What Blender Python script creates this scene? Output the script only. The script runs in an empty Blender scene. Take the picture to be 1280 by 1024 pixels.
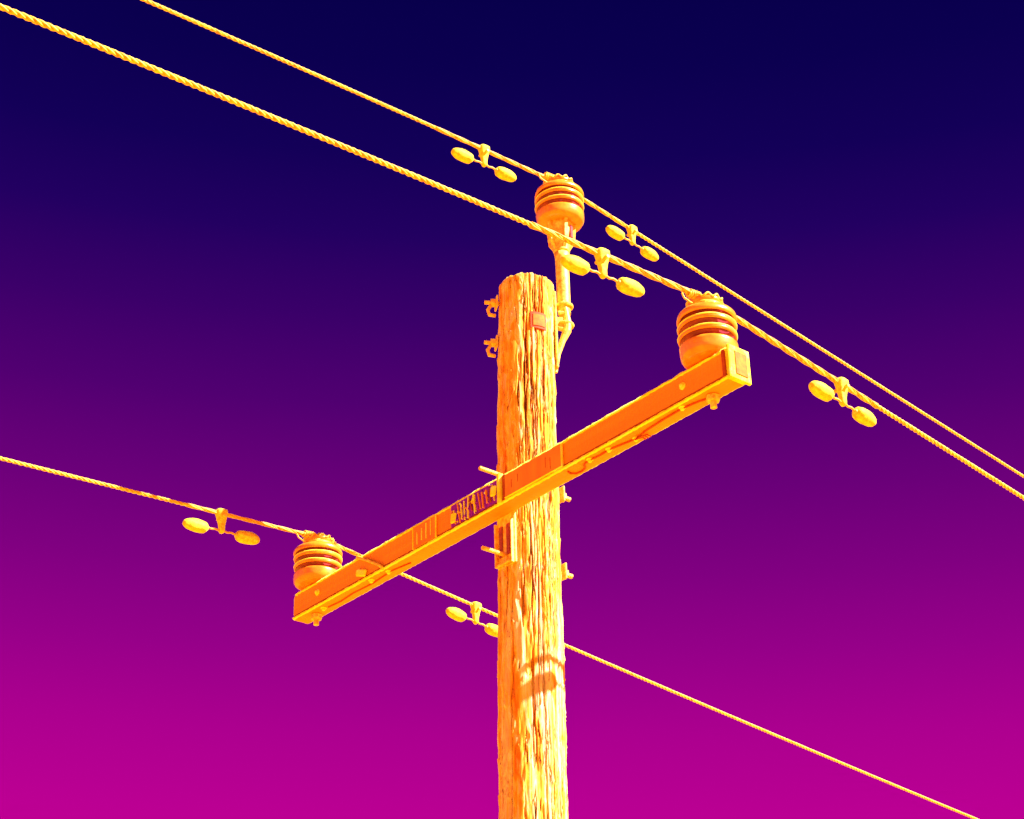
import bpy, math, random
import numpy as np
from mathutils import Vector, Matrix

# ------------------------------------------------------------ camera, sky, sun, exposure
S = bpy.context.scene
COL = S.collection
CAM_Z = 1.7
PITCH, ROLL = 0.5055, -0.0282
cd = bpy.data.cameras.new('camera')
cam = bpy.data.objects.new('camera', cd)
COL.objects.link(cam)
S.camera = cam
cd.sensor_fit = 'HORIZONTAL'
cd.sensor_width = 36.0
cd.lens = 36.0 * 2388.4 / 1280.0
cd.clip_start = 0.05
cd.clip_end = 12000
fw = Vector((0, math.cos(PITCH), math.sin(PITCH)))
up0 = Vector((0, -math.sin(PITCH), math.cos(PITCH)))
r0 = Vector((1, 0, 0))
rt = r0 * math.cos(ROLL) + up0 * math.sin(ROLL)
up = -r0 * math.sin(ROLL) + up0 * math.cos(ROLL)
cam.matrix_world = Matrix(((rt.x, up.x, -fw.x, 0), (rt.y, up.y, -fw.y, 0),
                           (rt.z, up.z, -fw.z, CAM_Z), (0, 0, 0, 1)))

EXPO = 1.75
S.view_settings.view_transform = 'Standard'
S.view_settings.look = 'None'
S.view_settings.gamma = 1
S.view_settings.use_curve_mapping = False
S.view_settings.exposure = EXPO


def lin(c):
    c /= 255.0
    return c / 12.92 if c <= 0.04045 else ((c + 0.055) / 1.055) ** 2.4


world = bpy.data.worlds.new('World')
S.world = world
world.use_nodes = True
nt = world.node_tree
for nd in list(nt.nodes):
    nt.nodes.remove(nd)
wo = nt.nodes.new('ShaderNodeOutputWorld')
bg = nt.nodes.new('ShaderNodeBackground')
tc = nt.nodes.new('ShaderNodeTexCoord')
# elevation, with the dark side of the sky leaning towards the right
dot = nt.nodes.new('ShaderNodeVectorMath'); dot.operation = 'DOT_PRODUCT'
ax = Vector((0.035, 0.0, 1.0)).normalized()
dot.inputs[1].default_value = ax
nrm = nt.nodes.new('ShaderNodeVectorMath'); nrm.operation = 'NORMALIZE'
ramp = nt.nodes.new('ShaderNodeValToRGB')
nt.links.new(tc.outputs['Generated'], nrm.inputs[0])
nt.links.new(nrm.outputs[0], dot.inputs[0])
nt.links.new(dot.outputs['Value'], ramp.inputs[0])
nt.links.new(ramp.outputs[0], bg.inputs[0])
nt.links.new(bg.outputs[0], wo.inputs[0])
k = 2 ** -EXPO
stops = [(0.0, (225, 12, 128)), (0.15, (212, 0, 142)), (0.24, (200, 0, 148)), (0.29, (187, 0, 147)), (0.33, (172, 0, 143)),
         (0.368, (150, 0, 137)), (0.406, (128, 0, 129)), (0.445, (106, 0, 121)), (0.484, (81, 0, 113)), (0.523, (58, 0, 105)),
         (0.56, (34, 0, 97)), (0.594, (19, 0, 88)), (0.63, (11, 0, 80)), (0.67, (7, 0, 74)), (0.85, (4, 0, 66))]
cr = ramp.color_ramp
cr.interpolation = 'LINEAR'
while len(cr.elements) < len(stops):
    cr.elements.new(0.5)
for e, (p, c) in zip(cr.elements, stops):
    e.position = p
    e.color = (lin(c[0]) * k, lin(c[1]) * k, lin(c[2]) * k, 1)
bg.inputs['Strength'].default_value = 1.0

SUN_EL, SUN_AZ = math.radians(40.2), math.radians(-20.6)   # azimuth measured from +x towards +y
sd = bpy.data.lights.new('sun', 'SUN')
sd.energy = 5.0
sd.angle = math.radians(0.5)
sd.color = (1.0, 0.94, 0.84)
sun = bpy.data.objects.new('sun', sd)
COL.objects.link(sun)
to_sun = Vector((math.cos(SUN_EL) * math.cos(SUN_AZ), math.cos(SUN_EL) * math.sin(SUN_AZ), math.sin(SUN_EL)))
sun.rotation_euler = to_sun.to_track_quat('Z', 'Y').to_euler()
sun.location = to_sun * 50

# ------------------------------------------------------------ frame of the place
TH = 0.86427
D = Vector((math.cos(TH), -math.sin(TH), 0))       # along the crossarm, towards its near end
N = Vector((-math.sin(TH), -math.cos(TH), 0))      # out of the crossarm's front face
UZ = Vector((0, 0, 1))
P = Vector((0.0496, 6.2470, 3.0415 + CAM_Z))       # pole axis at crossarm height
AH, AW, AL = 0.115, 0.0894, 2.46
C = P + N * (0.105 + AW / 2 - 0.01) + D * -0.0232  # crossarm centre
rng = random.Random(7)
nrng = np.random.RandomState(11)


# ------------------------------------------------------------ materials
class MatB:
    def __init__(self, name):
        self.m = bpy.data.materials.new(name)
        self.m.use_nodes = True
        self.nt = self.m.node_tree
        self.b = self.nt.nodes['Principled BSDF']

    def n(self, t, **kw):
        x = self.nt.nodes.new(t)
        for a, v in kw.items():
            setattr(x, a, v)
        return x

    def l(self, a, b):
        self.nt.links.new(a, b)

    def noise(self, scale, stretch=(1, 1, 1), detail=6, rough=0.6, dist=0.0):
        t = self.n('ShaderNodeTexCoord')
        mp = self.n('ShaderNodeMapping')
        mp.inputs['Scale'].default_value = stretch
        nz = self.n('ShaderNodeTexNoise')
        nz.inputs['Scale'].default_value = scale
        nz.inputs['Detail'].default_value = detail
        nz.inputs['Roughness'].default_value = rough
        nz.inputs['Distortion'].default_value = dist
        self.l(t.outputs['Object'], mp.inputs[0])
        self.l(mp.outputs[0], nz.inputs['Vector'])
        return nz.outputs['Fac']

    def ramp(self, fac, stops):
        r = self.n('ShaderNodeValToRGB')
        while len(r.color_ramp.elements) < len(stops):
            r.color_ramp.elements.new(0.5)
        for e, (p, c) in zip(r.color_ramp.elements, stops):
            e.position = p
            e.color = (*c, 1)
        self.l(fac, r.inputs[0])
        return r.outputs[0]

    def mix(self, fac, a, b, mode='MIX'):
        x = self.n('ShaderNodeMix', data_type='RGBA', blend_type=mode)
        if isinstance(fac, (int, float)):
            x.inputs[0].default_value = fac
        else:
            self.l(fac, x.inputs[0])
        for i, v in ((6, a), (7, b)):
            if isinstance(v, tuple):
                x.inputs[i].default_value = (*v, 1)
            else:
                self.l(v, x.inputs[i])
        return x.outputs[2]

    def bump(self, fac, strength=0.4, dist=0.003, prev=None):
        b = self.n('ShaderNodeBump')
        b.inputs['Strength'].default_value = strength
        b.inputs['Distance'].default_value = dist
        self.l(fac, b.inputs['Height'])
        if prev:
            self.l(prev, b.inputs['Normal'])
        return b.outputs[0]

    def fin(self, col, rough=0.7, normal=None, spec=0.3, metal=0.0, sheen=0.0, coat=0.0):
        if isinstance(col, tuple):
            self.b.inputs['Base Color'].default_value = (*col, 1)
        else:
            self.l(col, self.b.inputs['Base Color'])
        if isinstance(rough, (int, float)):
            self.b.inputs['Roughness'].default_value = rough
        else:
            self.l(rough, self.b.inputs['Roughness'])
        self.b.inputs['Specular IOR Level'].default_value = spec
        self.b.inputs['Metallic'].default_value = metal
        self.b.inputs['Sheen Weight'].default_value = sheen
        self.b.inputs['Sheen Roughness'].default_value = 0.4
        self.b.inputs['Sheen Tint'].default_value = (1, 0.8, 0.15, 1)
        self.b.inputs['Coat Weight'].default_value = coat
        self.b.inputs['Coat Roughness'].default_value = 0.12
        if normal:
            self.l(normal, self.b.inputs['Normal'])
        return self.m


def mat_pole():
    m = MatB('weathered_pole_wood')
    streak = m.noise(30, (1, 1, 0.035), 8, 0.65, 0.4)
    patch = m.noise(22, (1, 1, 0.30), 7, 0.70, 1.5)
    fine = m.noise(120, (1, 1, 0.02), 4, 0.6)
    grain = m.noise(17, (1, 1, 0.085), 4, 0.55, 1.0)
    c1 = m.ramp(streak, [(0.34, (0.50, 0.055, 0.010)), (0.39, (0.86, 0.19, 0.008)), (0.45, (0.90, 0.38, 0.012)),
                         (0.51, (0.92, 0.60, 0.06)), (0.56, (0.93, 0.72, 0.42)), (0.65, (0.93, 0.76, 0.60))])
    c2 = m.ramp(patch, [(0.38, (0.86, 0.20, 0.008)), (0.48, (0.90, 0.36, 0.02)), (0.54, (0.92, 0.60, 0.10)), (0.61, (0.93, 0.74, 0.55))])
    c = m.mix(0.5, c1, c2)
    # growth-ring lines: thin dark contours of the grain
    cont = m.n('ShaderNodeMath', operation='MULTIPLY'); cont.inputs[1].default_value = 13.0
    m.l(grain, cont.inputs[0])
    fr = m.n('ShaderNodeMath', operation='FRACT'); m.l(cont.outputs[0], fr.inputs[0])
    line = m.ramp(fr.outputs[0], [(0.0, (0, 0, 0)), (0.40, (0, 0, 0)), (0.47, (1, 1, 1)), (0.53, (1, 1, 1)), (0.60, (0, 0, 0)), (1.0, (0, 0, 0))])
    gate = m.ramp(m.noise(14, (1, 1, .3), 3, .6), [(0.44, (0, 0, 0)), (0.56, (0.8, 0.8, 0.8))])
    lm = m.mix(1.0, line, gate, 'MULTIPLY')
    c = m.mix(lm, c, (0.24, 0.03, 0.010))
    at = m.n('ShaderNodeAttribute', attribute_name='crack_tone')
    c = m.mix(at.outputs['Fac'], c, (0.11, 0.012, 0.012))
    nb = m.bump(streak, 0.6, 0.008)
    nb = m.bump(fine, 0.5, 0.002, nb)
    return m.fin(c, 0.75, nb, 0.2, sheen=0.15)


def mat_beam():
    m = MatB('painted_crossarm_wood')
    g = m.noise(10, (0.05, 1, 1), 6, 0.6)
    g2 = m.noise(45, (0.03, 1, 1), 4, 0.6)
    c = m.ramp(g, [(0.3, (0.80, 0.245, 0.010)), (0.6, (0.88, 0.31, 0.013)), (0.8, (0.90, 0.36, 0.02))])
    c = m.mix(0.25, c, m.ramp(g2, [(0.35, (0.66, 0.17, 0.008)), (0.65, (0.90, 0.34, 0.015))]))
    return m.fin(c, 0.6, m.bump(g2, 0.25, 0.002), 0.25, sheen=0.35)


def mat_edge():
    m = MatB('pale_rim_lit_edge_wood')
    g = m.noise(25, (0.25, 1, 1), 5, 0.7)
    c = m.ramp(g, [(0.35, (0.90, 0.70, 0.02)), (0.5, (0.94, 0.90, 0.04)), (0.68, (0.95, 0.92, 0.30))])  # bright rim of the edges put into the colour
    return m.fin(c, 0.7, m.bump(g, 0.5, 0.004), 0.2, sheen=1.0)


def mat_simple(name, a, b, scale=30, rough=0.5, spec=0.4, sheen=0.5, coat=0.0, bump=0.3, metal=0.0, stretch=(1, 1, 1)):
    m = MatB(name)
    g = m.noise(scale, stretch, 5, 0.65)
    c = m.ramp(g, [(0.35, a), (0.65, b)])
    return m.fin(c, rough, m.bump(g, bump, 0.002), spec, metal, sheen, coat)


M = {}
M['pole'] = mat_pole()
M['beam'] = mat_beam()
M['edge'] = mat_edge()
M['glaze'] = mat_simple('brown_glazed_ceramic', (0.78, 0.19, 0.012), (0.88, 0.33, 0.015), 26, 0.3, 0.5, 0.15, 0.4, 0.3)
M['glaze_lip'] = mat_simple('sunlit_tone_ceramic_lip', (0.92, 0.72, 0.03), (0.95, 0.90, 0.12), 40, 0.5, 0.4, 1.0, 0.1, 0.2)  # sunlit upper edge of the sheds put into the colour
M['wire'] = mat_simple('stranded_metal', (0.84, 0.30, 0.01), (0.93, 0.78, 0.07), 55, 0.5, 0.5, 0.2, 0, 0.3)
M['wire2'] = mat_simple('armour_rod_metal', (0.80, 0.26, 0.02), (0.90, 0.55, 0.05), 45, 0.5, 0.5, 0.2, 0, 0.2)
M['damper'] = mat_simple('cast_damper_metal', (0.84, 0.46, 0.015), (0.94, 0.86, 0.06), 70, 0.65, 0.3, 0.5, 0, 1.0)
M['steel'] = mat_simple('galvanised_steel', (0.80, 0.30, 0.02), (0.93, 0.76, 0.14), 55, 0.5, 0.5, 0.3, 0, 0.6)
M['dark'] = mat_simple('dark_slot_steel', (0.16, 0.01, 0.05), (0.42, 0.06, 0.05), 60, 0.6, 0.4, 0.1, 0, 0.5)  # dark tone for the bracket and socket slots
M['groove'] = mat_simple('shaded_throat_ceramic', (0.22, 0.008, 0.06), (0.42, 0.035, 0.04), 30, 0.4, 0.4, 0.0, 0.3, 0.3)  # dark colour paints the low light in throat and undersides
M['stain_shade'] = mat_simple('dark_stain_shade_wood', (0.35, 0.04, 0.02), (0.48, 0.09, 0.02), 30, 0.7, 0.2, 0.1, 0, 0.4)  # dark parts, and shade lines painted on the arm
M['panel'] = mat_simple('orange_end_grain', (0.62, 0.10, 0.010), (0.80, 0.20, 0.012), 45, 0.7, 0.2, 0.0, 0, 0.5)
M['char'] = mat_simple('dark_purple_rot', (0.12, 0.004, 0.90), (0.38, 0.012, 0.95), 90, 0.8, 0.2, 0.0, 0, 0.6, stretch=(1, 1, .3))
M['plate'] = mat_simple('plain_arm_plate', (0.76, 0.20, 0.012), (0.88, 0.31, 0.015), 16, 0.55, 0.3, 0.3, 0, 0.3, stretch=(1, 1, .25))


def mat_ground():
    m = MatB('sunlit_ground')
    g = m.noise(0.35, (1, 1, 1), 8, 0.65)
    c = m.ramp(g, [(0.35, (0.72, 0.27, 0.010)), (0.65, (0.80, 0.35, 0.02))])  # orange set so the unseen ground bounces warm fill onto shaded faces
    return m.fin(c, 0.9, m.bump(g, 0.4, 0.05), 0.1)


M['ground'] = mat_ground()


# ------------------------------------------------------------ mesh helpers
def obj(name, verts, faces, mat, parent=None, loc=None, smooth=False, mats=None, fm=None, rot=None):
    me = bpy.data.meshes.new(name)
    me.from_pydata([tuple(v) for v in verts], [], faces)
    for mm in (mats or [mat]):
        me.materials.append(mm)
    if fm:
        for poly, i in zip(me.polygons, fm):
            poly.material_index = i
    if smooth:
        me.polygons.foreach_set('use_smooth', [True] * len(me.polygons))
    me.update()
    o = bpy.data.objects.new(name, me)
    COL.objects.link(o)
    if parent:
        o.parent = parent
    if loc is not None:
        o.location = loc
    if rot is not None:
        o.rotation_euler = rot
    return o


def tag(o, label, cat, group=None, kind=None):
    o['label'] = label
    o['category'] = cat
    if group:
        o['group'] = group
    if kind:
        o['kind'] = kind
    return o


def empty(name, loc, rz=0):
    o = bpy.data.objects.new(name, None)
    COL.objects.link(o)
    o.location = loc
    o.rotation_euler = (0, 0, rz)
    o.empty_display_size = 0.1
    return o


class MB:
    def __init__(self):
        self.v, self.f, self.m = [], [], []

    def add(self, v, f, mi=0):
        b = len(self.v)
        self.v += [Vector(x) for x in v]
        self.f += [tuple(i + b for i in q) for q in f]
        self.m += [mi] * len(f)

    def box(self, c, s, R=None, bev=0.0, mi=0):
        """box with 45 degree chamfers on all edges"""
        hx, hy, hz = s[0] / 2, s[1] / 2, s[2] / 2
        b = min(bev, hx * .9, hy * .9, hz * .9)
        c = Vector(c)
        R = R or Matrix.Identity(3)
        if b <= 0:
            vs = [Vector((x, y, z)) for x in (-hx, hx) for y in (-hy, hy) for z in (-hz, hz)]
            fs = [(0, 1, 3, 2), (4, 6, 7, 5), (0, 4, 5, 1), (2, 3, 7, 6), (0, 2, 6, 4), (1, 5, 7, 3)]
        else:
            vs, idx = [], {}
            for ix, sx in enumerate((-1, 1)):
                for iy, sy in enumerate((-1, 1)):
                    for iz, sz in enumerate((-1, 1)):
                        for a in range(3):
                            q = [sx * (hx - b), sy * (hy - b), sz * (hz - b)]
                            q[a] = (sx * hx, sy * hy, sz * hz)[a]
                            idx[(ix, iy, iz, a)] = len(vs)
                            vs.append(Vector(q))
            fs = []
            for a in range(3):
                o1, o2 = [(1, 2), (0, 2), (0, 1)][a]
                for s_ in (0, 1):
                    q = []
                    for (p1, p2) in ((0, 0), (1, 0), (1, 1), (0, 1)):
                        key = [0, 0, 0]; key[a] = s_; key[o1] = p1; key[o2] = p2
                        q.append(idx[(*key, a)])
                    fs.append(tuple(q))
                for p1 in (0, 1):
                    for p2 in (0, 1):
                        q = []
                        for s_, aa in ((0, o1), (0, o2), (1, o2), (1, o1)):
                            key = [0, 0, 0]; key[a] = s_; key[o1] = p1; key[o2] = p2
                            q.append(idx[(*key, aa)])
                        fs.append(tuple(q))
            for ix in (0, 1):
                for iy in (0, 1):
                    for iz in (0, 1):
                        fs.append(tuple(idx[(ix, iy, iz, a)] for a in range(3)))
            # outward winding
            out = []
            for q in fs:
                cc = sum((vs[i] for i in q), Vector()) / len(q)
                nn = (vs[q[1]] - vs[q[0]]).cross(vs[q[2]] - vs[q[0]])
                out.append(q if nn.dot(cc) > 0 else q[::-1])
            fs = out
        self.add([c + R @ x for x in vs], fs, mi)

    def tube(self, pts, r, sides=8, mi=0, caps=True):
        pts = [Vector(p) for p in pts]
        n = len(pts)
        rr = r if isinstance(r, (list, tuple)) else [r] * n
        T = [(pts[min(i + 1, n - 1)] - pts[max(i - 1, 0)]).normalized() for i in range(n)]
        a = Vector((0, 0, 1)) if abs(T[0].z) < 0.9 else Vector((1, 0, 0))
        u = (a - T[0] * a.dot(T[0])).normalized()
        V = []
        for i in range(n):
            u = (u - T[i] * u.dot(T[i])).normalized()
            w = T[i].cross(u)
            for j in range(sides):
                t = 2 * math.pi * j / sides
                V.append(pts[i] + (u * math.cos(t) + w * math.sin(t)) * rr[i])
        F = [(i * sides + j, i * sides + (j + 1) % sides, (i + 1) * sides + (j + 1) % sides, (i + 1) * sides + j)
             for i in range(n - 1) for j in range(sides)]
        if caps:
            F += [tuple(range(sides))[::-1], tuple((n - 1) * sides + j for j in range(sides))]
        self.add(V, F, mi)

    def lathe(self, prof, seg=40, M4=None, mi=0, wob=0.0, jit=0.0):
        """prof: list of (r, z) from bottom to top"""
        V, F = [], []
        for r, z in prof:
            for j in range(seg):
                t = 2 * math.pi * j / seg
                rr = max(r, 1e-5) * (1 + wob * math.sin(3 * t + z * 40)) + (rng.uniform(-jit, jit) if r > .012 else 0)
                V.append(Vector((rr * math.cos(t), rr * math.sin(t), z)))
        for i in range(len(prof) - 1):
            for j in range(seg):
                F.append((i * seg + j, i * seg + (j + 1) % seg, (i + 1) * seg + (j + 1) % seg, (i + 1) * seg + j))
        F.append(tuple(range(seg))[::-1])
        F.append(tuple((len(prof) - 1) * seg + j for j in range(seg)))
        if M4 is not None:
            V = [M4 @ x for x in V]
        self.add(V, F, mi)

    def build(self, name, mat, parent=None, smooth=False, loc=None, mats=None, rot=None):
        return obj(name, self.v, self.f, mat, parent, loc, smooth, mats, self.m if mats else None, rot)


def frame(zaxis, xhint=Vector((0, 0, 1))):
    z = zaxis.normalized()
    x = (xhint - z * xhint.dot(z)).normalized()
    y = z.cross(x)
    return Matrix((x, y, z)).transposed()


def smooth_noise(shape, cells, periodic_u=True, seed=0):
    """value noise on an (nv, nu) grid with cells = (cv, cu)"""
    rs = np.random.RandomState(seed)
    cv, cu = cells
    g = rs.rand(cv + 2, cu + 1)
    if periodic_u:
        g[:, cu] = g[:, 0]
    v = np.linspace(0, cv, shape[0], endpoint=False)
    u = np.linspace(0, cu, shape[1], endpoint=False)
    vi, ui = v.astype(int), u.astype(int)
    vf, uf = v - vi, u - ui
    vf, uf = vf * vf * (3 - 2 * vf), uf * uf * (3 - 2 * uf)
    a = g[np.ix_(vi, ui)]; b = g[np.ix_(vi, ui + 1)]; c = g[np.ix_(vi + 1, ui)]; d = g[np.ix_(vi + 1, ui + 1)]
    uf = uf[None, :]; vf = vf[:, None]
    return (a * (1 - uf) + b * uf) * (1 - vf) + (c * (1 - uf) + d * uf) * vf


# ------------------------------------------------------------ ground
R = 3000
gv, gf = [], []
rings = [0, 3, 8, 20, 60, 200, 800, R]
seg = 48
gv.append((0, 6, 0))
for r in rings[1:]:
    for j in range(seg):
        t = 2 * math.pi * j / seg
        gv.append((r * math.cos(t), 6 + r * math.sin(t), 0.04 * math.sin(r * 1.3 + t * 3) if 3 < r < 100 else 0))
for j in range(seg):
    gf.append((0, 1 + j, 1 + (j + 1) % seg))
for i in range(len(rings) - 2):
    for j in range(seg):
        a = 1 + i * seg
        gf.append((a + j, a + seg + j, a + seg + (j + 1) % seg, a + (j + 1) % seg))
g = obj('ground', gv, gf, M['ground'], smooth=True)
g['kind'] = 'structure'

# ------------------------------------------------------------ utility pole
LEAN = Vector((0.0174, -0.0049, 0))
TOPZ = 0.955
BASEZ = -P.z


def axis(z):
    return P + LEAN * z + UZ * z


def rad(z):
    return 0.1055 - 0.0047 * (z - 0.95)


def surf(angle, z, out=0.0):
    a = math.radians(angle)
    return axis(z) + Vector((math.cos(a), math.sin(a), 0)) * (rad(z) + out)


pole = empty('utility_pole', axis(BASEZ))
tag(pole, 'tall weathered round wooden utility pole with deep vertical cracks standing behind the crossarm', 'utility pole')
pole_inv = -pole.location

NU = 440
zf = np.arange(-1.75, TOPZ + 1e-6, 0.0065)
zc = np.linspace(BASEZ, -1.75, 40)[:-1]
zs = np.concatenate([zc, zf])
NV = len(zs)
ang = np.linspace(0, 2 * np.pi, NU, endpoint=False)
disp = np.zeros((NV, NU))
disp += (smooth_noise((NV, NU), (10, 7), seed=1) - .5) * 0.008
disp += (smooth_noise((NV, NU), (26, 34), seed=2) - .5) * 0.006
disp += (smooth_noise((NV, NU), (55, 80), seed=3) - .5) * 0.004
crack_tone = np.zeros((NV, NU))
# drying checks: wandering vertical cracks
crack = np.zeros((NV, NU))
for c in range(470):
    z0 = nrng.uniform(-1.8, TOPZ + 0.1)
    if c < 130:
        ln = nrng.choice([0.3, 0.55, 1.0]) * nrng.uniform(0.7, 1.3)
        wd = nrng.choice([0.014, 0.018, 0.026]) * nrng.uniform(.8, 1.15)
    else:
        ln = nrng.choice([0.04, 0.07, 0.12]) * nrng.uniform(0.7, 1.3)
        wd = nrng.choice([0.012, 0.016, 0.022]) * nrng.uniform(.8, 1.15)
    # checks open mostly on the side that the sun bakes
    a0 = math.radians(-52) + nrng.normal(0, 0.62) if nrng.rand() < 0.80 else nrng.uniform(0, 2 * np.pi)
    dp = nrng.uniform(0.45, 1.0)
    ph = nrng.uniform(0, 6, 3)
    cen = a0 + 0.022 * np.sin(zs * 7 + ph[0]) + 0.014 * np.sin(zs * 19 + ph[1]) + 0.010 * np.sin(zs * 57 + ph[2])
    t = (zs - z0) / (ln / 2)
    env = np.clip(1 - t * t, 0, 1) ** 0.35
    if not env.any():
        continue
    rows = np.nonzero(env > 0)[0]
    da = (ang[None, :] - cen[rows, None] + np.pi) % (2 * np.pi) - np.pi
    w = wd * (0.45 + 0.55 * env[rows, None])
    crack[rows] = np.maximum(crack[rows], dp * env[rows, None] * np.exp(-(da / w) ** 4))
disp -= crack * 0.011
# lifted slivers and flakes
for c in range(700):
    z0 = nrng.uniform(-1.7, TOPZ)
    a0 = nrng.uniform(0, 2 * np.pi)
    hh = nrng.uniform(0.008, 0.045)
    ww = nrng.uniform(0.03, 0.09)
    sl = nrng.uniform(-1.5, 1.5)
    rows = np.nonzero(np.abs(zs - z0) < hh)[0]
    if not len(rows):
        continue
    da = (ang[None, :] - a0 - sl * (zs[rows, None] - z0) + np.pi) % (2 * np.pi) - np.pi
    tz = (zs[rows, None] - z0) / hh
    msk = (np.abs(da) < ww * (1 - np.abs(tz)) ** .6)
    disp[rows] += np.where(msk, nrng.choice([-1, 1]) * 0.0035 * (1 - 0.8 * tz * np.sign(sl)) * .7, 0)
crack_tone = np.clip(crack * 2.0 - 0.55, 0, .92)  # dark tone follows crack depth
verts = np.zeros((NV, NU, 3))
for i, z in enumerate(zs):
    c0 = axis(z)
    r = rad(z) + disp[i]
    tt = max(0, (z - (TOPZ - 0.012)) / 0.012)
    r = r - 0.010 * tt * tt
    verts[i, :, 0] = c0.x + np.cos(ang) * r
    verts[i, :, 1] = c0.y + np.sin(ang) * r
    verts[i, :, 2] = c0.z + 0.006 * tt * (smooth_noise((1, NU), (1, 40), seed=9)[0] - .5)
tp = axis(TOPZ + 0.012)
vv = np.concatenate([verts.reshape(-1, 3), [[tp.x, tp.y, tp.z]]])
vv -= np.array(pole.location)
idx = np.arange(NV * NU).reshape(NV, NU)
a = idx[:-1]; b = idx[1:]
quads = np.stack([a, np.roll(a, -1, 1), np.roll(b, -1, 1), b], -1).reshape(-1, 4)
faces = [tuple(q) for q in quads.tolist()]
last = idx[-1]
faces += [(int(last[j]), int(last[(j + 1) % NU]), NV * NU) for j in range(NU)]
shaft = obj('shaft', vv.tolist(), faces, M['pole'], pole, smooth=True)
at = shaft.data.attributes.new('crack_tone', 'FLOAT', 'POINT')
at.data.foreach_set('value', np.append(crack_tone.ravel(), 0.0).astype(np.float32))


def pl(v):
    return Vector(v) - pole.location


def patch_on_pole(name, poly_az, mat, out=0.004, thick=0.012, res=1, label=None):
    """closed slab that follows the pole: list of (angle, z) outline strips [(a_left,a_right,z)...]"""
    mb = MB()
    rows = []
    K = 14
    for (al, ar, z) in poly_az:
        rows.append([(al + (ar - al) * k / K, z) for k in range(K + 1)])
    V, F = [], []
    for lay in (out, -thick):
        for row in rows:
            for (a_, z_) in row:
                V.append(pl(surf(a_, z_, lay)))
    nr = len(rows)
    W = K + 1
    for i in range(nr - 1):
        for k_ in range(K):
            q = (i * W + k_, i * W + k_ + 1, (i + 1) * W + k_ + 1, (i + 1) * W + k_)
            F.append(q)
    o = nr * W
    for i in range(nr - 1):
        F.append((i * W, (i + 1) * W, o + (i + 1) * W, o + i * W))
        F.append((i * W + K, o + i * W + K, o + (i + 1) * W + K, (i + 1) * W + K))
    for k_ in range(K):
        F.append((k_, o + k_, o + k_ + 1, k_ + 1))
        b_ = (nr - 1) * W
        F.append((b_ + k_, b_ + k_ + 1, o + b_ + k_ + 1, o + b_ + k_))
    ob = obj(name, V, F, mat, pole, smooth=(name == 'knot'))
    if label:
        ob['label'] = label
    return ob


# small square tag near the pole top
tz_, ta = 0.742, -64
patch_on_pole('tag_plate', [(ta - 17, ta + 17, tz_ - .036), (ta - 17, ta + 17, tz_ + .034)], M['stain_shade'], 0.004)
patch_on_pole('tag_face', [(ta - 12, ta + 13, tz_ - .026), (ta - 12, ta + 13, tz_ + .0), (ta - 12, ta + 12, tz_ + .024)], M['panel'], 0.0065)

# ------------------------------------------------------------ bolts through the pole
def bolt(origin, direction, l_out, r=0.009, nut=True, washer=0.03, off=0.0, name='through_bolt', parent=pole, base=None):
    base = base if base is not None else parent.location
    d_ = direction.normalized()
    Fm = frame(d_)
    o = Vector(origin)
    mb = MB()
    # threaded rod with ridges
    pts, rr = [], []
    n = max(10, int(l_out / 0.004))
    for i in range(n + 1):
        pts.append(o + d_ * (l_out * i / n) - base)
        rr.append(r * (1.0 if i % 2 else 0.86))
    mb.tube(pts, rr, 10)
    b_ = mb.build(name, M['steel'], parent)
    if washer:
        m2 = MB()
        m2.box(o + d_ * (0.014 + off) - base, (washer * 2, washer * 2, 0.007), Fm, 0.002)
        m2.build('washer', M['steel'], b_)
    if nut:
        m3 = MB()
        hexp = [(math.cos(math.pi / 3 * i) * r * 2.1, math.sin(math.pi / 3 * i) * r * 2.1) for i in range(6)]
        V = [o + Fm @ Vector((x, y, zz)) - base for zz in (0.018 + off, 0.036 + off) for x, y in hexp]
        F = [(i, (i + 1) % 6, 6 + (i + 1) % 6, 6 + i) for i in range(6)] + [tuple(range(6))[::-1], tuple(range(6, 12))]
        m3.add(V, F)
        m3.build('nut', M['steel'], b_)
    return b_


for z, beta, lo, ri in ((0.868, 12, .062, .05), (0.690, 12, .07, .05)):
    bd = -Vector((math.cos(math.radians(beta)), math.sin(math.radians(beta)), 0))
    o = axis(z) + bd * (rad(z) - 0.004)
    bolt(o, bd, 0.06, 0.0085, washer=0.024)
    # square eye clip hanging on the bolt
    cl = MB()
    b0 = o + bd * 0.03 - UZ * 0.012 - pole.location
    cl.tube([b0 + UZ * .012, b0 + bd * .018 - UZ * .022, b0 + bd * .012 - UZ * .042, b0 - bd * .012 - UZ * .045], [.006, .007, .008, .007], 8)
    cl.build('hook', M['steel'], pole, smooth=True)
for z in (0.098, -0.212):
    bolt(axis(z) + N * (rad(z) + 0.004), N, 0.115 if z > 0 else 0.10, 0.0082, washer=0.0, nut=False)
    bolt(axis(z) - N * (rad(z) - 0.004), -N, 0.095, 0.0095, washer=0.031, off=0.030)

# mounting bracket (gain plate) between pole and crossarm
mb = MB()
Rb = Matrix((D, N, UZ)).transposed()


def onb(s, n_, z):   # bracket local
    return P + LEAN * z + D * s + N * n_ + UZ * z - pole.location


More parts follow.
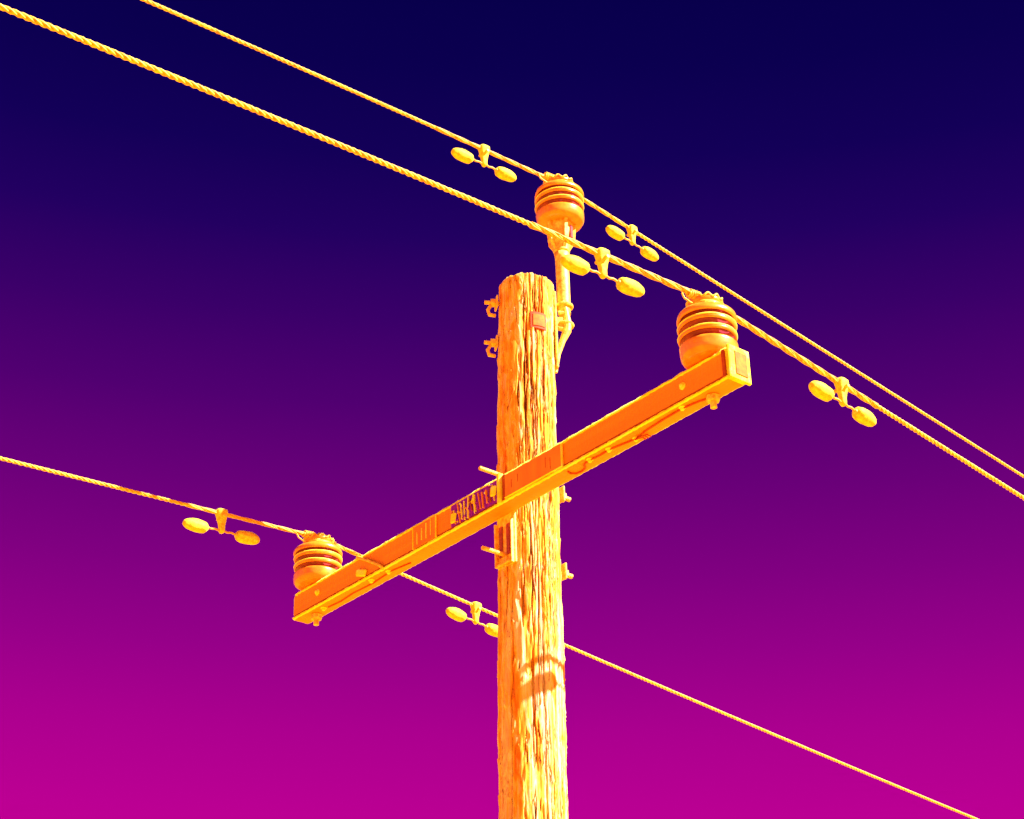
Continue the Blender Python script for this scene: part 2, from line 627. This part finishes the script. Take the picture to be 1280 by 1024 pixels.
mb.box(onb(0, 0.104, -.075), (0.098, 0.012, 0.36), Rb, 0.003)
mb.box(onb(-.044, 0.116, -.165), (0.008, 0.014, 0.17), Rb, 0.002)
mb.box(onb(.044, 0.116, -.17), (0.006, 0.012, 0.17), Rb, 0.001)
mb.box(onb(0, 0.116, -.246), (0.080, 0.012, 0.010), Rb, 0.002)
br = mb.build('mounting_bracket', M['steel'], pole)
m2 = MB()
for s in (-.022, .018):
    m2.box(onb(s, 0.1115, -.155), (0.018, 0.005, 0.12), Rb, 0.001)
m2.build('bracket_slot', M['dark'], br)

# pole-top pin bracket on the right side
BB = math.radians(10)
BD = Vector((math.cos(BB), math.sin(BB), 0))
BT = Vector((-math.sin(BB), math.cos(BB), 0))
pin_xy = Vector((0.2066 + .006, 6.287, 0))


def pinp(z):
    return Vector((pin_xy.x, pin_xy.y, P.z + z))


mb = MB()
mb.tube([pinp(z) - pole.location for z in (.80, .86, .9, 1.0, 1.06, 1.11, 1.13)], [.012, .024, .026, .0262, .0262, .0268, .031], 20)
ridge = mb.build('ridge_pin', M['steel'], pole, smooth=True)
mb = MB()
for tz1 in (.80, .885):
    c_ = pinp(tz1)
    mb.tube([c_ + Vector((math.cos(t) * .030, math.sin(t) * .030, 0)) - pole.location for t in np.linspace(0, 2 * math.pi, 17)[:-1].tolist() + [0.01]], .007, 8)
Rp = Matrix((BD, BT, UZ)).transposed()
# strap that tapers down onto the pole
st = []
for z, out in ((.90, .040), (.86, .050), (.80, .056), (.765, .052), (.72, .034), (.66, .016), (.58, .004)):
    st.append(axis(z) + BD * (rad(z) + out) - pole.location)
mb.tube(st, [.008, .010, .016, .017, .012, .009, .007], 10)
mb.box(axis(.76) + BD * (rad(.76) + .006) - pole.location, (.010, .05, .34), Rp, .003)
mb.box(axis(.80) + BD * (rad(.8) + .03) - pole.location, (.05, .012, .05), Rp, .003)
mb.build('pin_bracket', M['steel'], ridge)
for z in (.845, .775):
    mb = MB()
    mb.tube([axis(z) + BD * (rad(z) + .02) - pole.location, axis(z) + BD * (rad(z) + .068) - pole.location], .009, 8)
    mb.build('bracket_bolt', M['steel'], ridge)

# ------------------------------------------------------------ crossarm
arm = empty('crossarm', C)
arm.rotation_euler = (0, 0, math.atan2(D.y, D.x))     # local x along D, local -y = N (front), z up
tag(arm, 'straight square wooden crossarm bolted slantwise across the front of the pole', 'crossarm')


def A(s, n_, z):
    return Vector((s, -n_, z))


# cross-section: corners with painted bright rims and a shallow recess in the front face
hw, hh = AW / 2, AH / 2
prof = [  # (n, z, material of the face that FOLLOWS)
    (hw - .0005, -hh + .009, 2), (hw - .010, -hh + .0105, 2), (hw - .0045, -hh + .0185, 0), (hw - .0045, hh - .014, 1), (hw + .001, hh - .011, 1),  # dark faces paint the shadow line above the bottom lip
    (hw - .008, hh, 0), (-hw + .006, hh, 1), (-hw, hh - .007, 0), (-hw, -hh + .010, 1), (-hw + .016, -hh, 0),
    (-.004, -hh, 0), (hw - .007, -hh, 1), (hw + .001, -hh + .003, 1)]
ns = 240
V, F, FM = [], [], []
npf = len(prof)
for i in range(ns + 1):
    s = -1.233 + 2.451 * i / ns
    ch = 0.0
    if i == 0 or i == ns:
        ch = 0.006
    for j, (n_, z_, m_) in enumerate(prof):
        jit = 0.0013 if m_ == 1 or prof[j - 1][2] == 1 else 0.0003
        n2 = n_ + nrng.uniform(-1, 1) * jit
        z2 = z_ + nrng.uniform(-1, 1) * jit
        if z_ > hh - .001:
            z2 += 0.0012 * math.sin(s * 70) + nrng.uniform(-1, 1) * .001
        n2 -= ch * (1 if n2 > 0 else -1)
        z2 -= ch * (1 if z2 > 0 else -1)
        if i == 0 and z_ > hh - .013:
            s2 = s + 0.035
        elif i == 1 and z_ > hh - .013:
            s2 = s + 0.030
        else:
            s2 = s
        V.append(A(s2, n2, z2))
for i in range(ns):
    for j in range(npf):
        F.append((i * npf + j, i * npf + (j + 1) % npf, (i + 1) * npf + (j + 1) % npf, (i + 1) * npf + j))
        FM.append(prof[j][2])
        if i == 0 or i == ns - 1:
            FM[-1] = 1
F += [tuple(range(npf))[::-1], tuple(ns * npf + j for j in range(npf))]
FM += [1, 0]
beam = obj('beam', V, F, None, arm, mats=[M['beam'], M['edge'], M['stain_shade']], fm=FM)

# right (near) end: bound end plate with a raised rim
mb = MB()
ex = 1.217
mb.box(A(ex + .007, 0, 0), (.012, AW + .006, AH + .008), None, .003)
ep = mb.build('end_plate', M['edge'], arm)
mb = MB()
mb.box(A(ex + .014, -.004, -.001), (.004, AW - .036, AH - .030), None, .001)
mb.build('end_panel', M['panel'], ep)
mb = MB()
mb.box(A(ex - .017, hw - .002, 0), (.014, .008, AH - .014), None, .002)  # dark strip painted as the shadow groove beside the end plate
mb.build('end_shade_strip', M['stain_shade'], arm)

# plates on the front face
mb = MB()
mb.box(A(.268, hw - .0015, -.001), (.31, .007, AH - .024), None, .0015)
fp = mb.build('face_plate', M['plate'], arm)
fp['label'] = 'long plain plate on the front face, right of the bracket'
mb = MB()
mb.box(A(.421, hw + .001, -.001), (.006, .010, AH - .020), None, .002)
mb.box(A(.268, hw + .001, -hh + .0125), (.31, .008, .005), None, .0015)
mb.build('plate_rim', M['edge'], fp)
for s in (.150, .185, .335, .36):
    mb = MB()
    mb.box(A(s, hw + .0015, rng.uniform(-.01, .015)), (.003, .003, rng.uniform(.03, .06)), None, .0008)
    mb.build('plate_rib', M['stain_shade'], fp)

mb = MB()
mb.box(A(.088, hw + .004, 0), (.016, .018, AH + .008), None, .003)
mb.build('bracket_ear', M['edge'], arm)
mb = MB()
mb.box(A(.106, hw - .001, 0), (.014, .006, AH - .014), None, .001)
mb.build('ear_shade_strip', M['stain_shade'], arm)

# second small label plate
mb = MB()
mb.box(A(-.357, hw - .002, 0), (.15, .006, AH - .026), None, .0015)
lp = mb.build('label_plate', M['plate'], arm)
lp['label'] = 'small plate with pale upright edges'
for s, w_ in ((-.425, .004), (-.286, .006)):
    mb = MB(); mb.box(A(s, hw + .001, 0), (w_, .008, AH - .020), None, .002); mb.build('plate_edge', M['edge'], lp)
for s in (-.40, -.372, -.345, -.318):
    mb = MB(); mb.box(A(s, hw + .0018, rng.uniform(-.01, .01)), (rng.uniform(.003, .006), .004, rng.uniform(.045, .075)), None, .001)
    mb.build('ridge', M['glaze_lip'] if rng.random() < .5 else M['stain_shade'], lp)

# dark splintered patch
mb = MB()
mb.box(A(-.065, hw - .003, .002), (.268, .005, AH - .028), None, .001)
dp = mb.build('rotten_patch', M['char'], arm)
dp['label'] = 'dark purple splintered patch with upright slivers'
ss = -.19
kx = 0
while ss < .055:
    wv = rng.uniform(.003, .007)
    hv = rng.uniform(.045, .088)
    zc_ = rng.uniform(-.006, .006)
    lean = rng.uniform(-.32, .22)
    Rl = Matrix.Rotation(lean, 3, 'Y')
    mb = MB()
    mb.box(A(ss, hw + .002, zc_), (wv, rng.uniform(.006, .012), hv), Rl, .0015)
    mb.build('sliver', rng.choice([M['edge'], M['plate'], M['stain_shade'], M['glaze_lip']]), dp)
    ss += wv + rng.uniform(.011, .020)
for (s, z, w1, h1) in ((-.178, -.012, .030, .040), (.052, .006, .030, .040)):
    mb = MB(); mb.box(A(s, hw + .004, z), (w1, .010, h1), Matrix.Rotation(.15, 3, 'Y'), .006); mb.build('chip', M['edge'], dp)
for i in range(30):
    s = rng.uniform(-.19, .06)
    mb = MB(); mb.box(A(s, hw + .002, rng.uniform(-.04, .04)), (rng.uniform(.006, .022), rng.uniform(.004, .010), rng.uniform(.003, .007)), Matrix.Rotation(rng.uniform(-1.4, 1.4), 3, 'Y'), .001)
    mb.build('crumb', rng.choice([M['stain_shade'], M['char'], M['char'], M['char'], M['wire2'], M['edge']]), dp)


def stud(s, n_, z, under, r=.008, parent=arm):
    mb = MB()
    pr = [(r * 1.7, -.002), (r * 1.7, .002), (r, .003), (r, .009), (r * .6, .012), (0, .0125)]
    Rm = (Matrix.Rotation(math.pi, 4, 'X') if under else Matrix.Rotation(math.pi / 2, 4, 'X'))
    mb.lathe(pr, 12, Matrix.Translation(A(s, n_, z)) @ Rm)
    return mb.build('stud', M['edge'], parent)


for s in (1.011, -1.057):
    stud(s, hw - .004, .004, False, .008)
for s, n_ in ((.533, .020), (.628, .019), (.739, -.002), (.986, .024), (-.721, .022), (-.615, .018), (-1.051, .014)):
    stud(s, n_, -hh, True, .0075)
# stapled ground wire under the arm
gp = [(.425, .024), (.418, .008), (.430, -.010), (.455, -.014), (.480, -.006), (.492, .010), (.510, .018), (.533, .020), (.58, .016), (.628, .019),
      (.68, .010), (.739, .0), (.80, .012), (.90, .020), (.986, .022), (1.05, .012), (1.10, -.004)]
pp = [A(s, n_, -hh - .003) for s, n_ in gp]
mb = MB(); mb.tube(pp, .0035, 8)
mb.build('ground_wire', M['stain_shade'], arm, smooth=True)
mb = MB(); mb.tube([A(-1.03, .006, -hh - .002), A(-.95, .0, -hh - .002), A(-.86, .008, -hh - .002), A(-.74, .002, -hh - .002), A(-.60, .014, -hh - .002), A(-.5, .0, -hh - .002)], .003, 8)
mb.build('ground_wire', M['stain_shade'], arm, smooth=True)
# twisted tie ends on the underside
for q in range(3):
    s0 = .735 + q * .012
    mb = MB(); mb.tube([A(s0, .0, -hh - .001), A(s0 + .01, .01, -hh - .012), A(s0 + .03, -.005, -hh - .006), A(s0 + .035, -.018, -hh - .012)], .0025, 6)
    mb.build('wire_end', M['stain_shade'], arm, smooth=True)
# bond strap over the front face on the left
mb = MB()
mb.tube([A(-.790, hw * .6, hh + .003), A(-.777, hw + .004, hh - .006), A(-.70, hw + .005, .008), A(-.630, hw + .005, -.036), A(-.612, hw + .003, -hh + .002)], .0065, 10)
mb.build('bond_wire', M['wire'], arm, smooth=True)
mb = MB()
mb.box(A(-.752, hw + .003, -.023), (.066, .012, .030), Matrix.Rotation(.36, 3, 'Y'), .009)
mb.build('strap_tab', M['edge'], arm)


# ------------------------------------------------------------ pin insulators
def insulator(base, zsc, label, top=False):
    root = empty('pin_insulator', base, rng.uniform(0, 6))
    tag(root, label, 'insulator', 'pin insulators carrying the three conductors')
    rr = 1.0

    def part(name, prof, mat, parent=root, wob=0.012):
        mb = MB()
        mb.lathe([(r * rr, z * zsc) for r, z in prof], 56, None, 0, wob, .0006 if 'lip' in name else .0002)
        return mb.build(name, mat, parent, smooth=True)
    part('skirt', [(.045, .002), (.076, .004), (.088, .012), (.0935, .024), (.0950, .038), (.0955, .054), (.0955, .062),
                   (.092, .067), (.080, .071), (.070, .072)], M['glaze'])
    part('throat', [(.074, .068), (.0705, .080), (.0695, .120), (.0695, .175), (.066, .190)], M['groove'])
    for z0 in (.094, .137):
        part('shed', [(.070, z0 + .006), (.088, z0 - .001), (.0925, z0 - .005), (.0955, z0 - .003), (.0968, z0 + .003), (.0968, z0 + .010), (.0950, z0 + .013),
                      (.089, z0 + .0165), (.080, z0 + .018), (.066, z0 + .019)], M['glaze'])
        part('shed_underside', [(.064, z0 + .006), (.076, z0 + .001), (.086, z0 - .003), (.0905, z0 - .0055)], M['groove'])  # shade under the shed painted as a dark face
        part('shed_lip', [(.0945, z0 + .0055), (.0978, z0 + .0075), (.0985, z0 + .0095), (.0980, z0 + .0125), (.0935, z0 + .0160), (.0860, z0 + .0175)], M['glaze_lip'])
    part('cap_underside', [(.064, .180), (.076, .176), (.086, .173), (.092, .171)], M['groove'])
    part('cap', [(.064, .184), (.086, .175), (.092, .168), (.096, .167), (.0985, .172), (.0985, .180), (.0960, .190), (.089, .199), (.077, .205), (.063, .209), (.053, .213), (.0485, .220), (.050, .229), (.056, .236), (.0575, .247), (.053, .256), (.036, .261), (0, .262)], M['glaze'])
    # ears either side of the top groove
    for sg in (-1, 1):
        mb = MB()
        ca = math.atan2(D.y, D.x) - root.rotation_euler.z
        cc = Vector((math.cos(ca), math.sin(ca), 0)) * sg * .030
        mb.box((cc.x, cc.y, .262 * zsc), (.024, .060, .020), Matrix.Rotation(ca, 3, 'Z'), .009)
        mb.build('ear', M['glaze_lip'], root)
    # wound tie wire around the neck
    pts = []
    for i in range(75):
        t = i / 74 * 2 * math.pi * 3
        pts.append((.0535 * math.cos(t), .0535 * math.sin(t), zsc * (.216 + .012 * i / 74)))
    mb = MB(); mb.tube(pts, .0042, 7)
    tw = mb.build('tie_wire', M['wire'], root, smooth=True)
    pts = []
    for i in range(145):
        t = i / 144 * 2 * math.pi
        pts.append(((.0575 + .002 * math.cos(11 * t)) * math.cos(t), (.0575 + .002 * math.cos(11 * t)) * math.sin(t), zsc * .252 + .0055 * math.sin(11 * t)))
    mb = MB(); mb.tube(pts, .0038, 6)
    mb.build('crown_wire', M['wire'], root, smooth=True)
    # turns over the conductor: little humps along the crown
    ca = math.atan2(N.y, N.x) - root.rotation_euler.z
    ux = Vector((math.cos(ca), math.sin(ca), 0)); uy = Vector((-ux.y, ux.x, 0))
    for sg in (-1, 1):
        mb = MB(); pts = []
        for i in range(61):
            t = i / 60
            a_ = t * 2 * math.pi * 5
            cpt = ux * sg * (.030 + .045 * t) + Vector((0, 0, .270 * zsc))
            pts.append(cpt + uy * math.cos(a_) * .0125 + Vector((0, 0, math.sin(a_) * .0125 - .004 * t)))
        mb.tube(pts, .0034, 6)
        mb.build('tie_coil', M['wire'], root, smooth=True)
        mb = MB()
        mb.tube([ux * sg * .05 + Vector((0, 0, .228 * zsc)), ux * sg * .075 + uy * .006 + Vector((0, 0, .222 * zsc)),
                 ux * sg * .096 + Vector((0, 0, .236 * zsc)), ux * sg * .105 + Vector((0, 0, .253 * zsc))], .0034, 6)
        mb.build('tie_loop', M['wire'], root, smooth=True)
    return root


ztop = 0.0
i1 = insulator(pinp(1.262), 0.82, 'brown ribbed insulator on a steel pin above the pole top', True)
i2 = insulator(C + D * 1.1016 + UZ * (AH / 2 + .001), 0.92, 'largest ribbed insulator, on the raised right end of the crossarm')
i3 = insulator(C - D * 1.121 + UZ * (AH / 2 + .001), 0.82, 'ribbed insulator standing on the low left end of the crossarm')

# steel socket under the top insulator with ribs
mb = MB()
mb.lathe([(.030, -.128), (.033, -.120), (.031, -.112), (.040, -.085), (.046, -.050), (.049, -.010), (.050, .004)], 24)
so = mb.build('pin_socket', M['steel'], i1, smooth=True)
for q in range(5):
    t = q * 2 * math.pi / 5 - i1.rotation_euler.z - 1.2
    Rz = Matrix.Rotation(t, 3, 'Z')
    mb = MB()
    V = [Rz @ Vector(p_) for p_ in ((.028, -.006, -.122), (.055, -.006, -.078), (.062, -.006, .004), (.03, -.006, .004),
                                   (.028, .006, -.122), (.055, .006, -.078), (.062, .006, .004), (.03, .006, .004))]
    mb.add(V, [(0, 1, 2, 3), (7, 6, 5, 4), (0, 4, 5, 1), (1, 5, 6, 2), (2, 6, 7, 3), (3, 7, 4, 0)])
    mb.build('rib', M['steel'], so)
for q in range(3):
    t = q * 2 * math.pi / 5 - i1.rotation_euler.z - 1.2 + .62
    Rz = Matrix.Rotation(t, 3, 'Z')
    mb = MB()
    mb.box(Rz @ Vector((.047, 0, -.045)), (.012, .016, .06), Rz, .002)
    mb.build('socket_slot', M['dark'], so)
# pins and nuts below the crossarm
for ins, s, n_ in ((i2, 1.1016, -.02), (i3, -1.121, -.02)):
    zz = -AH - .001
    mb = MB()
    mb.tube([(0, 0, .01), (0, 0, zz - .006), (0, 0, zz - .045)], .011, 12)
    pn = mb.build('pin', M['steel'], ins)
    mb = MB(); mb.lathe([(.022, zz - .022), (.024, zz - .018), (.024, zz - .004), (.020, zz - .001)], 6); mb.build('nut', M['steel'], pn)


# ------------------------------------------------------------ conductors
WN = Vector((math.sin(TH), math.cos(TH), 0))
TF = TH - math.radians(5)
WF = Vector((math.sin(TF), math.cos(TF), 0))
# origin, z0, near slope, near curve, far slope, far curve
COND = {
    'top': (Vector((0.2066, 6.287, P.z)), 1.4745, .0193, -.0064, -.0480, -.0002),
    'right': (Vector((0.6434, 5.3361, P.z)), .3089, .0238, -.0055, -.0524, -.0008),
    'left': (Vector((-.7995, 7.0266, P.z)), .2790, .0552, .0011, -.0624, .0022),
}


def wire_point(key, s):
    q, z0, a1, b1, a2, b2 = COND[key]
    if s < 0:
        sc = max(s, -3.0)
        z = z0 + a1 * s + b1 * sc * sc + (b1 * 2 * sc) * (s - sc)
        return q + WN * s + UZ * z
    sc = min(s, 5.0)
    z = z0 + a2 * s + b2 * sc * sc + (b2 * 2 * sc) * (s - sc)
    return q + WF * s + UZ * z


def wire_dir(key, s):
    return (wire_point(key, s + .01) - wire_point(key, s - .01)).normalized()


def helix(mb, key, s0, s1, step, hr, r, pitch, phase, sides=6):
    pts = []
    n = max(2, int(abs(s1 - s0) / step))
    for i in range(n + 1):
        s = s0 + (s1 - s0) * i / n
        T = wire_dir(key, s)
        u = (UZ - T * UZ.dot(T)).normalized(); v = T.cross(u)
        a_ = 2 * math.pi * s / pitch + phase
        pts.append(wire_point(key, s) + (u * math.cos(a_) + v * math.sin(a_)) * hr - wire_point(key, 0))
    mb.tube(pts, r, sides)


CL = {'top': ('thinner twisted wire running over the pole top to the upper left', .0034, .0043),
      'right': ('thickest twisted wire, tied to the insulator on the right end of the crossarm', .0039, .0049),
      'left': ('lowest twisted wire, passing behind the pole from the left insulator', .0034, .0043)}
for key in COND:
    lab, r, hr = CL[key]
    mb = MB()
    for q in range(3):
        ph = q * 2 * math.pi / 3
        helix(mb, key, -3.4, 5.2, .0105, hr, r, .070, ph)
        helix(mb, key, -12, -3.4, .03, hr, r, .105, ph, 5)
        helix(mb, key, 5.2, 40, .12, hr, r, .6, ph, 4)
    w_ = mb.build('power_line', M['wire'], None, smooth=True, loc=wire_point(key, 0))
    tag(w_, lab, 'power line', 'stranded conductors on the pole')
    # armour rods wrapped round the conductor at the insulator
    near = -.62 if key != 'right' else -.75
    for q in range(4):
        mb = MB()
        helix(mb, key, near, .42 if key != 'right' else .95, .012, hr + r - (.0012 if key != 'right' else .0004), .0020 if key != 'right' else .0023, .34, q * math.pi / 2 + .4)
        mb.build('armour_rod', M['wire2'], w_, smooth=True)


# ------------------------------------------------------------ vibration dampers
def make_damper():
    root = empty('vibration_damper', (0, 0, 0))
    mb = MB()
    # clamp: jaw over the wire narrowing to the messenger
    rowz = [(.016, .012, .016), (.013, .023, .021), (0, .0245, .021), (-.016, .021, .017), (-.036, .017, .013), (-.058, .013, .011), (-.078, .012, .012), (-.088, .007, .008)]
    V, F = [], []
    K = 16
    for z, hx, hy in rowz:
        for j in range(K):
            t = 2 * math.pi * j / K
            V.append((1.0 * hx * math.copysign(abs(math.cos(t)) ** .6, math.cos(t)), hy * math.copysign(abs(math.sin(t)) ** .6, math.sin(t)), z))
    for i in range(len(rowz) - 1):
        for j in range(K):
            F.append((i * K + j, (i + 1) * K + j, (i + 1) * K + (j + 1) % K, i * K + (j + 1) % K))
    F += [tuple(range(K)), tuple((len(rowz) - 1) * K + j for j in range(K))[::-1]]
    mb.add(V, F)
    clp = mb.build('clamp', M['damper'], root, smooth=True)
    mb = MB(); mb.tube([(0.0, -.030, -.018), (0, .030, -.018)], .007, 8); mb.build('clamp_bolt', M['steel'], clp)
    pts = []
    for i in range(41):
        x = -.15 + .30 * i / 40
        pts.append((x, .0016 * math.cos(i * 1.3), -.078 - .10 * x * x + .0016 * math.sin(i * 1.3)))
    mb = MB(); mb.tube(pts, .0042, 8); mb.build('messenger_cable', M['wire2'], root, smooth=True)
    for sg in (-1, 1):
        # bell-shaped weight, fatter towards the clamp, with a blunt outer nose
        prof_ = [(.006, 0), (.017, .002), (.023, .009), (.0262, .024), (.0272, .044), (.0262, .064), (.0225, .082), (.0175, .094), (.012, .101), (.004, .1045)]
        Mx = Matrix.Translation((sg * .068, 0, -.082)) @ Matrix.Rotation(sg * math.pi / 2, 4, 'Y')
        mb = MB(); mb.lathe(prof_, 24, Mx, 0, 0.03, .0011)
        w = mb.build('weight', M['damper'], root, smooth=True)
        mb = MB()
        Mx2 = Matrix.Translation((sg * .062, 0, -.082)) @ Matrix.Rotation(sg * math.pi / 2, 4, 'Y')
        mb.lathe([(.008, 0), (.010, .003), (.010, .010), (.007, .012)], 16, Mx2)
        mb.build('collar', M['steel'], w, smooth=True)
    return root


def copy_tree(o, parent=None):
    c = o.copy()
    COL.objects.link(c)
    c.parent = parent
    for ch in [x for x in bpy.data.objects if x.parent == o]:
        copy_tree(ch, c)
    return c


proto = make_damper()
SP = [('top', -.378, .92, 'vibration damper under the top wire, left of the pole-top insulator'),
      ('top', .447, .90, 'vibration damper under the top wire, right of the pole-top insulator'),
      ('right', -.455, 1.0, 'largest vibration damper, hanging in front of the steel pole-top pin'),
      ('right', .741, 1.06, 'vibration damper under the middle wire, right of the crossarm'),
      ('left', -.459, 1.0, 'vibration damper under the low wire, left of the left insulator'),
      ('left', .883, .98, 'vibration damper beneath the crossarm, one weight touching the left edge of the pole')]
for i, (key, s, sc, lab) in enumerate(SP):
    o = proto if i == 0 else None
    if o is None:
        o = copy_tree(proto)
    T = wire_dir(key, s)
    u = (UZ - T * UZ.dot(T)).normalized()
    v = u.cross(T)
    Rm = Matrix((T, v, u)).transposed()
    o.rotation_euler = (Rm @ Matrix.Rotation(rng.uniform(-.04, .04), 3, 'X')).to_euler()
    o.location = wire_point(key, s)
    o.scale = (sc, sc * .95, sc * .95)
    tag(o, lab, 'vibration damper', 'weights clipped under the wires')
